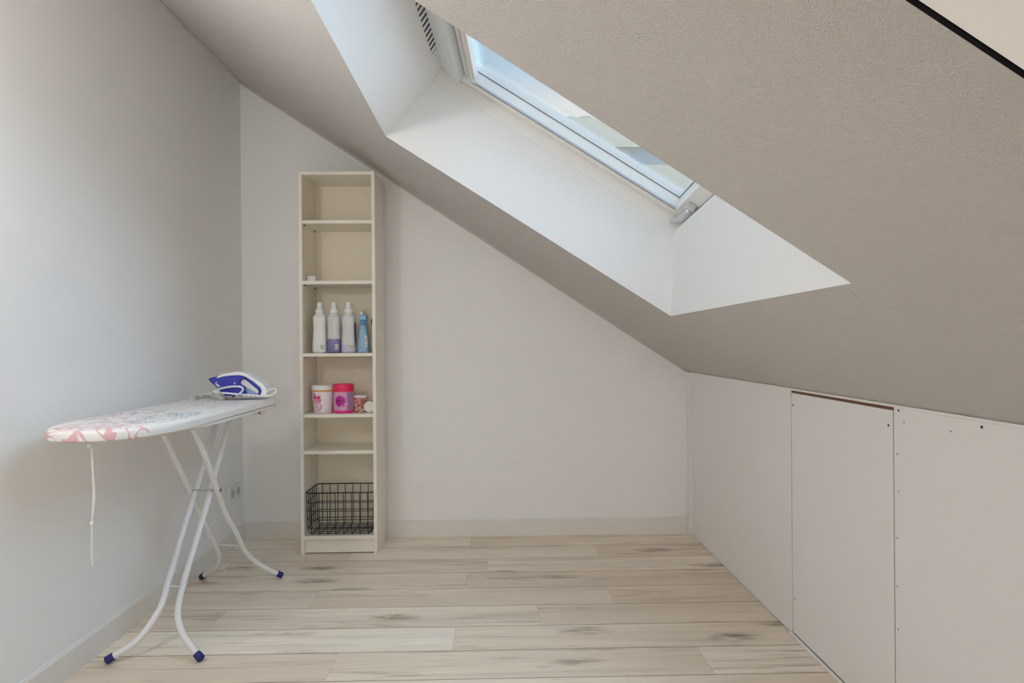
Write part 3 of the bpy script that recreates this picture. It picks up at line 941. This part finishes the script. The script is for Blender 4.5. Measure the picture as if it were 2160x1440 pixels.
# ---- pink jar
cx, cy = .6255, -.222
t = thing('pink_jar', (cx, cy, zs), 'pink jar with hot pink lid and purple orb on its label', 'jar')
MB().lathe([(.050, 0), (.0530, .002), (.0535, .006), (.0530, .014)], (cx, cy, zs), 40).build('base_band', M['magenta'], t, smooth=True)
MB().lathe([(.0522, .0142), (.0528, .0148), (.0528, .112), (.0522, .1128)], (cx, cy, zs), 40).build('body', M['jarlabel'], t, smooth=True)
MB().lathe([(.0525, .113), (.0542, .1138), (.0542, .126), (.0532, .127), (.0540, .128), (.0538, .150), (.0520, .1535), (.049, .1545), (.001, .1545)], (cx, cy, zs), 44).build('lid', M['hotpink'], t, smooth=True)
jr = lambda z: .0528
T = wrap(cx, cy, zs, jr, 0)
jt = lambda dx, dz: (lambda x, y, h: T(x + dx, y + dz, h))
MB().add([T(x, y, .0004) for x in (.030, .045, .060) for y in (.016, .110)], [(0, 2, 3, 1), (2, 4, 5, 3)]).build('side_label', M['jarlilac'], t, fix=False)
c2 = [(-.008 + .027 * math.cos(2 * math.pi * k / 28), .064 + .027 * math.sin(2 * math.pi * k / 28)) for k in range(28)]
ob = MB()
rr = [[T(-.008 + .027 * f * math.cos(2 * math.pi * k / 28), .064 + .027 * f * math.sin(2 * math.pi * k / 28), .0004) for k in range(28)] for f in (1, .75, .5, .25, .05)]
ob.rings(rr, caps=False)
ob.build('orb', M['orb'], t, fix=False)
disc_band(jt(0, 0), [(-.007 + .031 * math.cos(2 * math.pi * k / 28), .065 + .030 * math.sin(2 * math.pi * k / 28)) for k in range(28)], c2).build('orb_rim', M['jarlilac'], t, fix=False)
text_mb('booster', .0145, jt(-.010, .069), depth=.0012, bold=.0004).build('lettering', M['darkink'], t, fix=False)
print_bars(T, -.030, .004, .0560, .0040, M['darkink'], t, 4)
print_bars(T, -.030, -.006, .0470, .0036, M['darkink'], t, 3)
MB().add([T(x, y, .0006) for x, y in ((-.02, .034), (-.006, .031), (.004, .035), (-.006, .041))], [(0, 1, 2, 3)]).build('print', M['red'], t, fix=False)
for k in range(16):
    x, y = -.002 + .034 * random.random(), .024 + .026 * random.random()
    d = .0016 + .0014 * random.random()
    MB().add([T(x - d, y, .0007), T(x, y - d, .0007), T(x + d, y, .0007), T(x, y + d, .0007)], [(0, 1, 2, 3)]).build('sparkle', M['label_w'] if k % 3 else M['darkink'], t, fix=False)

# ---- cup and round container
cx, cy = .7145, -.218
t = thing('paper_cup', (cx, cy, zs), 'small coral cup with a flower print beside the pink jar', 'cup')
MB().lathe([(.026, 0), (.0275, .001), (.0350, .080), (.0340, .0795), (.0270, .004), (.001, .003)], (cx, cy, zs), 32).build('body', M['cup'], t, smooth=True)
MB().lathe([(.0342, .0798), (.0362, .0805), (.0368, .089), (.0355, .0895), (.0345, .0885), (.0338, .0800)], (cx, cy, zs), 32).build('rim', M['white'], t, smooth=True)
cx, cz = .7665, zs + .0305
t = thing('round_container', (cx, -.20, zs), 'pale round container lying on its side in front of the bookcase side beside the cup', 'container')
n = 32
ring = lambda y, r: [(cx + r * math.cos(2 * math.pi * k / n), y, cz + r * math.sin(2 * math.pi * k / n)) for k in range(n)]
MB().rings([ring(-.2395, .026), ring(-.240, .0295), ring(-.237, .0303), ring(-.228, .0303), ring(-.2275, .0285)]).build('lid', M['white'], t, smooth=True)
MB().rings([ring(-.2272, .0283), ring(-.150, .0272), ring(-.147, .024)]).build('body', M['roll'], t, smooth=True)

# ---- wire basket
zk = 0.0998
t = thing('wire_basket', (.615, -.195, zk), 'black wire storage basket on the bottom bookcase shelf', 'basket')


def rrect(x0, x1, y0, y1, z, r, k=5):
    out = []
    for cx_, cy_, a0 in ((x1 - r, y1 - r, 0), (x0 + r, y1 - r, 90), (x0 + r, y0 + r, 180), (x1 - r, y0 + r, 270)):
        for i in range(k + 1):
            a = math.radians(a0 + 90 * i / k)
            out.append((cx_ + r * math.cos(a), cy_ + r * math.sin(a), z))
    return out


KX0, KX1, KY0, KY1 = .4384, .7932, -.3010, -.0650
KH = .2235
insx = lambda h: 0.008 * (1 - h / KH)
for i, h in enumerate((KH, .172, .126, .080, .036)):
    a = insx(h)
    MB().tube(rrect(KX0 + a, KX1 - a, KY0 + a, KY1 - a, zk + h, .022), .0030 if i == 0 else .0019, 7, closed=True).build('rim' if i == 0 else 'ring_wire', M['wire'], t, smooth=True)
a = insx(0)
for i in range(8):
    x = KX0 + .028 + i * (KX1 - KX0 - .056) / 7
    zt_ = zk + KH
    path = [(x, KY0, zt_), (x, KY0 + a * .8, zk + .012), (x, KY0 + a + .003, zk + .0026), (x, KY0 + .016, zk + .0016), (x, KY1 - .03, zk + .0016), (x, KY1 - .012, zk + .008), (x, KY1 - a * .6, zk + .04), (x, KY1, zt_)]
    MB().tube(path, .0019, 6).build('cross_wire', M['wire'], t, smooth=True)
for i in range(6):
    y = KY0 + .022 + i * (KY1 - KY0 - .044) / 5
    zt_ = zk + KH
    path = [(KX0, y, zt_), (KX0 + a * .7, y, zk + .035), (KX0 + a + .003, y, zk + .014), (KX0 + a + .014, y, zk + .0048), (KX0 + a + .03, y, zk + .0046), (KX1 - a - .03, y, zk + .0046), (KX1 - a - .014, y, zk + .0048), (KX1 - a - .003, y, zk + .014), (KX1 - a * .7, y, zk + .035), (KX1, y, zt_)]
    MB().tube(path, .0019, 6).build('length_wire', M['wire'], t, smooth=True)

# ------------------------------------------------------------------ double wall socket
t = thing('wall_socket', (0, -.137, .296), 'white double power socket low on the wall behind the ironing board', 'socket')
MB().box(0.0002, .009, -.2165, -.0575, .2555, .3365).build('cover_plate', M['socket'], t, bevel=.002)
for y in (-.176, -.098):
    n = 24
    ring = lambda x, r: [(x, y + r * math.cos(2 * math.pi * k / n), .296 + r * math.sin(2 * math.pi * k / n)) for k in range(n)]
    s_o = MB().rings([ring(.0088, .0225), ring(.0112, .0225), ring(.0112, .0195), ring(.0095, .0190)]).build('outlet', M['socketin'], t, smooth=True)
    for dz in (-.0095, .0095):
        MB().tube([(.0088, y + dz, .296), (.0101, y + dz, .296)], .0026, 8).build('pin_hole', M['dark'], s_o)
    MB().box(.0090, .0108, y - .003, y + .003, .312, .3155).build('earth_clip', M['dark'], s_o)
    MB().box(.0090, .0108, y - .003, y + .003, .2765, .280).build('earth_clip', M['dark'], s_o)

# ------------------------------------------------------------------ ironing board
IX, IZ = 0.251, 0.868
Y_FAR, Y_NOSE = -0.705, -1.910
IYC = (Y_FAR + Y_NOSE) / 2
ib = thing('ironing_board', (IX, IYC, 0), 'ironing board with printed pastel cover on white tube legs', 'ironing board')
ORGB = Vector((IX, IYC, IZ))


def outline(inset, nose=0.0):
    Yn = Y_NOSE + nose
    hw = 0.194 - inset
    pts = []
    L0 = Y_FAR - inset
    rc = 0.06
    # far end rounded corners, straight sides, rounded blunt nose
    for k in range(7):
        a = math.pi / 2 * k / 6
        pts.append((hw - rc + rc * math.sin(a) if k else hw - rc, L0 - rc + rc * math.cos(a)))
    ys = Yn + 0.34
    nn = 26
    for k in range(5):
        pts.append((hw, L0 - rc + (ys - L0 + rc) * (k + 1) / 6))
    for k in range(nn + 1):
        a = math.pi * k / nn
        ca = math.cos(a)
        pts.append((hw * math.copysign(abs(ca) ** 0.78, ca), ys - (ys - Yn - inset) * math.sin(a)))
    for k in range(5):
        pts.append((-hw, ys + (L0 - rc - ys) * (k + 1) / 6))
    for k in range(7):
        a = math.pi / 2 * k / 6
        pts.append((-hw + rc - rc * math.cos(a), L0 - rc + rc * math.sin(a)))
    return pts


def oring(inset, z):
    return [(IX + x, y, z) for x, y in outline(inset)]


m = MB()
m.rings([oring(.030, IZ - .0330), oring(.010, IZ - .0335), oring(.002, IZ - .029), oring(0, IZ - .018), oring(.002, IZ - .008), oring(.009, IZ - .002), oring(.022, IZ), oring(.08, IZ)])
cov = m.build('cover', M['cover'], ib, smooth=True)
# shift the cover's own origin onto the board so the print sits in board coordinates
cov.data.transform(Matrix.Translation(-Vector((0, 0, IZ))))
cov.location = (0, 0, IZ)
m = MB()
ra, rb = outline(.007, .22), outline(.013, .22)
m.rings([[(IX + x, y, IZ - .0335) for x, y in ra], [(IX + x, y, IZ - .044) for x, y in ra], [(IX + x, y, IZ - .044) for x, y in rb], [(IX + x, y, IZ - .0345) for x, y in rb]], caps=False)
m.add([(IX + x, y, IZ - .0345) for x, y in rb], [tuple(range(len(rb)))])
m.build('metal_frame', M['tube'], ib)
ZT = IZ - .0455


def leg_plane(y0, y1):
    n = Vector((0, ZT - .014, -(y1 - y0)))
    return n, n.dot(Vector((0, y0, .014)))


def leg(pixels, plane, name='leg'):
    pts = [at(q, *plane) for q in pixels]
    pts[-1].z = min(pts[-1].z, ZT)
    P = smooth_path(pts, 5)
    for q in P:
        q.z = max(q.z, .0145)
    acc, kf = 0.0, 0
    while acc < .020:
        acc += (P[kf + 1] - P[kf]).length; kf += 1
    d = (P[kf] - P[0]).normalized()
    o = MB().tube([P[0] + d * .004] + P[kf:], .0118, 12).build(name, M['tube'], ib, smooth=True)
    MB().tube([P[0] - d * .006, P[0] - d * .003, P[0] + d * .022], [.011, .0142, .0140], 14).build('rubber_foot', M['navy'], o, smooth=True)
    return pts


PA, PB = leg_plane(-1.48, -.775), leg_plane(-.657, -1.31)
A1 = leg([(226, 1392), (250, 1377), (284.5, 1354.6), (316, 1318), (340, 1277), (352.5, 1235.5), (364.7, 1194), (393.9, 1094.6), (429.3, 983.7), (456.4, 888)], PA)
A2 = leg([(423, 1387.4), (409.6, 1371.6), (386.6, 1337.6), (375.6, 1303.6), (378, 1269.6), (387.8, 1228), (401, 1182), (430.3, 1084.9), (459, 978), (486.2, 878)], PA)
B1 = leg([(425.4, 1216), (437.6, 1208.8), (454.6, 1196.6), (462.4, 1179.6), (457, 1153), (442.4, 1123.7), (423, 1084.9), (396.8, 1027), (344, 914)], PB)
B2 = leg([(593, 1212.4), (559, 1196.6), (530, 1177), (513, 1155.3), (498.3, 1123.7), (476.5, 1084.9), (459, 1036), (429.3, 954), (406.3, 903)], PB)
MB().tube([at((354, 1236), *PA), at((386, 1237), *PA)], .003, 8).build('spacer_rod', M['tube'], ib)
MB().tube([at((457, 1148), *PB), at((508, 1151), *PB)], .003, 8).build('spacer_rod', M['tube'], ib)
ca, cb_ = at((399, 1034), *PB), at((459, 1033), *PB)
MB().tube([ca, cb_], .0035, 8).build('pivot_rod', M['steel'], ib)
dv = (cb_ - ca).normalized()
for p0, d0 in ((cb_, dv), (ca, -dv)):
    pb_ = MB().tube([p0 + d0 * .006, p0 + d0 * .0135], .0075, 12).build('pivot_bolt', M['steel'], ib)
    MB().tube([p0 + d0 * .0130, p0 + d0 * .0140], .0045, 10).build('bolt_hole', M['dark'], pb_)
for y in (-.775, -1.31):
    MB().tube([(IX - .13, y, ZT + .002), (IX + .13, y, ZT + .002)], .008, 8).build('top_bar', M['tube'], ib)
# draw string
S = at((191, 932), (0, 1, 0), -1.865)
zS = [S.x, S.y]
bot = S.z - .355
MB().tube(smooth_path([(S.x, S.y, S.z + .006), (S.x + .004, S.y, S.z - .06), (S.x + .007, S.y, S.z - .14), (S.x + .003, S.y, S.z - .22), (S.x + .002, S.y, bot + .12)], 5), .0022, 6).build('drawstring', M['string'], ib, smooth=True)
MB().tube(smooth_path([(S.x + .004, S.y + .003, S.z + .004), (S.x + .006, S.y + .002, S.z - .09), (S.x + .010, S.y + .002, S.z - .16), (S.x + .002, S.y, bot + .12)], 5), .0018, 6).build('drawstring', M['string'], ib, smooth=True)
MB().lathe([(.001, -.006), (.005, -.004), (.0062, 0), (.005, .004), (.001, .006)], (S.x + .002, S.y, bot + .118), 10).build('knot', M['string'], ib, smooth=True)
MB().tube(smooth_path([(S.x + .002, S.y, bot + .114), (S.x + .001, S.y, bot + .05), (S.x + .0015, S.y, bot + .01), (S.x + .005, S.y, bot - .008)], 5), .0024, 6).build('drawstring', M['string'], ib, smooth=True)
MB().lathe([(.001, -.008), (.006, -.006), (.0075, 0), (.006, .006), (.001, .008)], (S.x, S.y - .004, S.z - .009), 12).build('toggle', M['white'], ib, smooth=True)
# care label hanging under the far end
q = at((546, 869), (0, 1, 0), -.80)
MB().box(q.x - .032, q.x + .030, q.y - .003, q.y, q.z - .010, ZT + .006).build('care_tag', M['cream'], ib)
MB().box(q.x + .001, q.x + .008, q.y - .0036, q.y - .003, q.z - .010, q.z + .004).build('tag_print', M['red'], ib)
MB().box(q.x - .032, q.x - .017, q.y - .0036, q.y - .003, q.z - .003, q.z + .008).build('tag_print', M['navy'], ib)

# ------------------------------------------------------------------ steam iron
IY = -0.86
ir = thing('steam_iron', (.31, IY, IZ), 'blue and white steam iron lying on the ironing board', 'iron')


def ipt(c): return (400 + c[0] / 9.818, 760 + c[1] / 9.82)


def iprism(pts, y0, y1, name, m_, parent, bevel):
    w = [at(ipt(c), (0, 1, 0), IY - .045) for c in pts]
    P = [(a.x, max(a.z, IZ + .0012)) for a in w]
    return MB().prism(P, lambda a, b, d: Vector((a, d, b)), y0, y1).build(name, m_, parent, smooth=True, bevel=bevel)


body = iprism([(380, 385), (490, 335), (550, 375), (700, 335), (850, 318), (1000, 310), (1080, 322), (1150, 345), (1300, 440), (1450, 560), (1480, 640), (1450, 735), (1400, 735), (1420, 620), (1280, 505), (1150, 400), (1090, 385), (1050, 400), (1035, 430), (1030, 480), (1110, 530), (1160, 560), (1150, 600), (1180, 735), (740, 740), (620, 640), (570, 575)],
               IY - .045, IY + .040, 'body', M['iblue'], ir, .008)
iprism([(545, 350), (620, 300), (750, 265), (900, 245), (1050, 238), (1120, 260), (1200, 300), (1350, 390), (1500, 490), (1580, 600), (1590, 700), (1560, 735), (1440, 735), (1480, 640), (1450, 560), (1300, 440), (1150, 345), (1080, 322), (1000, 310), (850, 318), (700, 335), (550, 375)],
       IY - .040, IY + .036, 'handle_shell', M['white'], ir, .005)
iprism([(1110, 530), (1165, 560), (1400, 700), (1395, 735), (1180, 735), (1130, 600)], IY - .038, IY + .034, 'water_tank', M['tank'], ir, .003)
iprism([(362, 398), (380, 385), (570, 575), (740, 742), (700, 742)], IY - .047, IY + .042, 'soleplate', M['steel'], ir, .001)
iprism([(1095, 378), (1150, 395), (1425, 618), (1400, 720), (1165, 565), (1035, 485), (1035, 425)], IY - .030, IY - .022, 'handle_inlay', M['white'], ir, .001)
# controls on the handle
for x in (640, 700, 960, 1010):
    a = at(ipt((x, 268 - (x - 640) * .07)), (0, 1, 0), IY)
    MB().lathe([(.007, -.004), (.007, .002), (.004, .004)], (a.x, IY - .004, a.z), 12).build('control_button', M['socketin'] if x < 900 else M['white'], ir, smooth=True)
a = at(ipt((935, 475)), (0, 1, 0), IY - .046)
MB().tube([(a.x, IY - .0445, a.z), (a.x, IY - .0475, a.z)], .0032, 10).build('steam_mark', M['white'], ir)
a = at(ipt((572, 500)), (0, 1, 0), IY - .0455)
ang = math.radians(-46)
TT = lambda x, y, h: Vector((a.x + x * math.cos(ang) - y * math.sin(ang), IY - .0452 - max(h, 0), a.z + x * math.sin(ang) + y * math.cos(ang)))
text_mb('Tefal', .0135, TT, bold=.0003).build('lettering', M['white'], ir, fix=False)
MB().add([TT(x, y, .0003) for x, y in ((-.014, -.0085), (.014, -.0085), (.014, -.0075), (-.014, -.0075))], [(0, 1, 2, 3)]).build('lettering', M['white'], ir, fix=False)


def cpt(x, y, yy):
    p_ = at(ipt((x, y)), (0, 1, 0), yy)
    p_.z = max(p_.z, IZ + .0046)
    return p_


def cz_(x, y, h=.0046):
    return at(ipt((x, y)), (0, 0, 1), IZ + h)


cr = .0045
paths = [
    [cpt(1500, 690, IY - .02), cpt(1600, 650, IY - .03), cpt(1700, 590, IY - .04), cpt(1780, 600, IY - .05), cpt(1785, 660, IY - .06), cpt(1700, 715, IY - .065), cpt(1550, 740, IY - .068), cpt(1300, 722, IY - .068), cpt(1000, 700, IY - .068), cpt(720, 675, IY - .068), cpt(520, 680, IY - .062), cz_(250, 720, .012), cz_(90, 765, .009), cz_(10, 800), cz_(60, 815), cz_(200, 765)],
    [cz_(200, 765), cz_(330, 730, .010), cpt(480, 670, IY - .060), cpt(580, 610, IY - .062), cpt(720, 565, IY - .064), cpt(900, 540, IY - .064), cpt(1050, 545, IY - .064), cpt(1105, 585, IY - .064), cpt(1080, 645, IY - .064), cpt(1010, 700, IY - .076), cz_(880, 760, .0046)],
    [cz_(60, 790), cz_(160, 755, .006), cz_(300, 740, .008), cz_(420, 752, .006), cz_(500, 765)],
    [cz_(20, 770, .005), cz_(120, 735, .008), cz_(260, 700, .012), cz_(400, 690, .014), cpt(560, 655, IY - .075), cpt(640, 670, IY - .078), cz_(700, 775, .0046)],
]
for pth in paths:
    MB().tube(smooth_path(pth, 7), cr, 8).build('cord', M['braid'], ir, smooth=True)
pa, pb = cz_(600, 775, .009), cz_(730, 772, .009)
pl = MB().tube([pa, pa + (pb - pa) * .5, pb], [.005, .009, .0095], 12).build('plug', M['clear'], ir, smooth=True)
pd = (pb - pa).normalized()
for s2 in (-1, 1):
    MB().tube([pb + Vector((0, s2 * .0045, 0)), pb + pd * .017 + Vector((0, s2 * .0045, 0))], .0021, 8).build('plug_pin', M['steel'], pl)

# ------------------------------------------------------------------ added fill light: unseen floor lamp far behind the viewer
LX, LY, LZ = 1.62, -6.40, 1.355
lp = thing('fill_floor_lamp', (LX, LY, 0), 'unseen floor lamp with a round white globe, added as fill light', 'lamp')
MB().lathe([(.13, .0005), (.135, .004), (.135, .016), (.03, .026), (.012, .03)], (LX, LY, 0), 32).build('base', M['silver'], lp, smooth=True)
MB().tube([(LX, LY, .028), (LX, LY, LZ - .145)], .009, 12).build('pole', M['silver'], lp, smooth=True)
MB().lathe([(.012, -.16), (.03, -.155), (.04, -.125), (.03, -.12)], (LX, LY, LZ), 20).build('globe_holder', M['silver'], lp, smooth=True)
prof = [(max(.001, .13 * math.sin(math.pi * k / 16)), -.13 * math.cos(math.pi * k / 16)) for k in range(17)]
MB().lathe(prof, (LX, LY, LZ), 32).build('globe', M['lamp'], lp, smooth=True)

# ------------------------------------------------------------------ added fill light: wall lamp on the tall wall, out of view
SX, SY, SZ = 0.15, -2.60, 1.72
sc_ = thing('fill_wall_lamp', (0, SY, SZ), 'unseen small round wall lamp added as fill light on the tall wall', 'lamp')
MB().tube([(0.0005, SY, SZ), (0.018, SY, SZ)], .05, 24).build('wall_plate', M['silver'], sc_, smooth=True)
MB().tube([(0.018, SY, SZ), (SX - .07, SY, SZ)], .009, 12).build('arm', M['silver'], sc_, smooth=True)
prof = [(max(.001, .08 * math.sin(math.pi * k / 14)), -.08 * math.cos(math.pi * k / 14)) for k in range(15)]
MB().lathe(prof, (SX, SY, SZ), 28).build('globe', M['fill_sconce'], sc_, smooth=True)
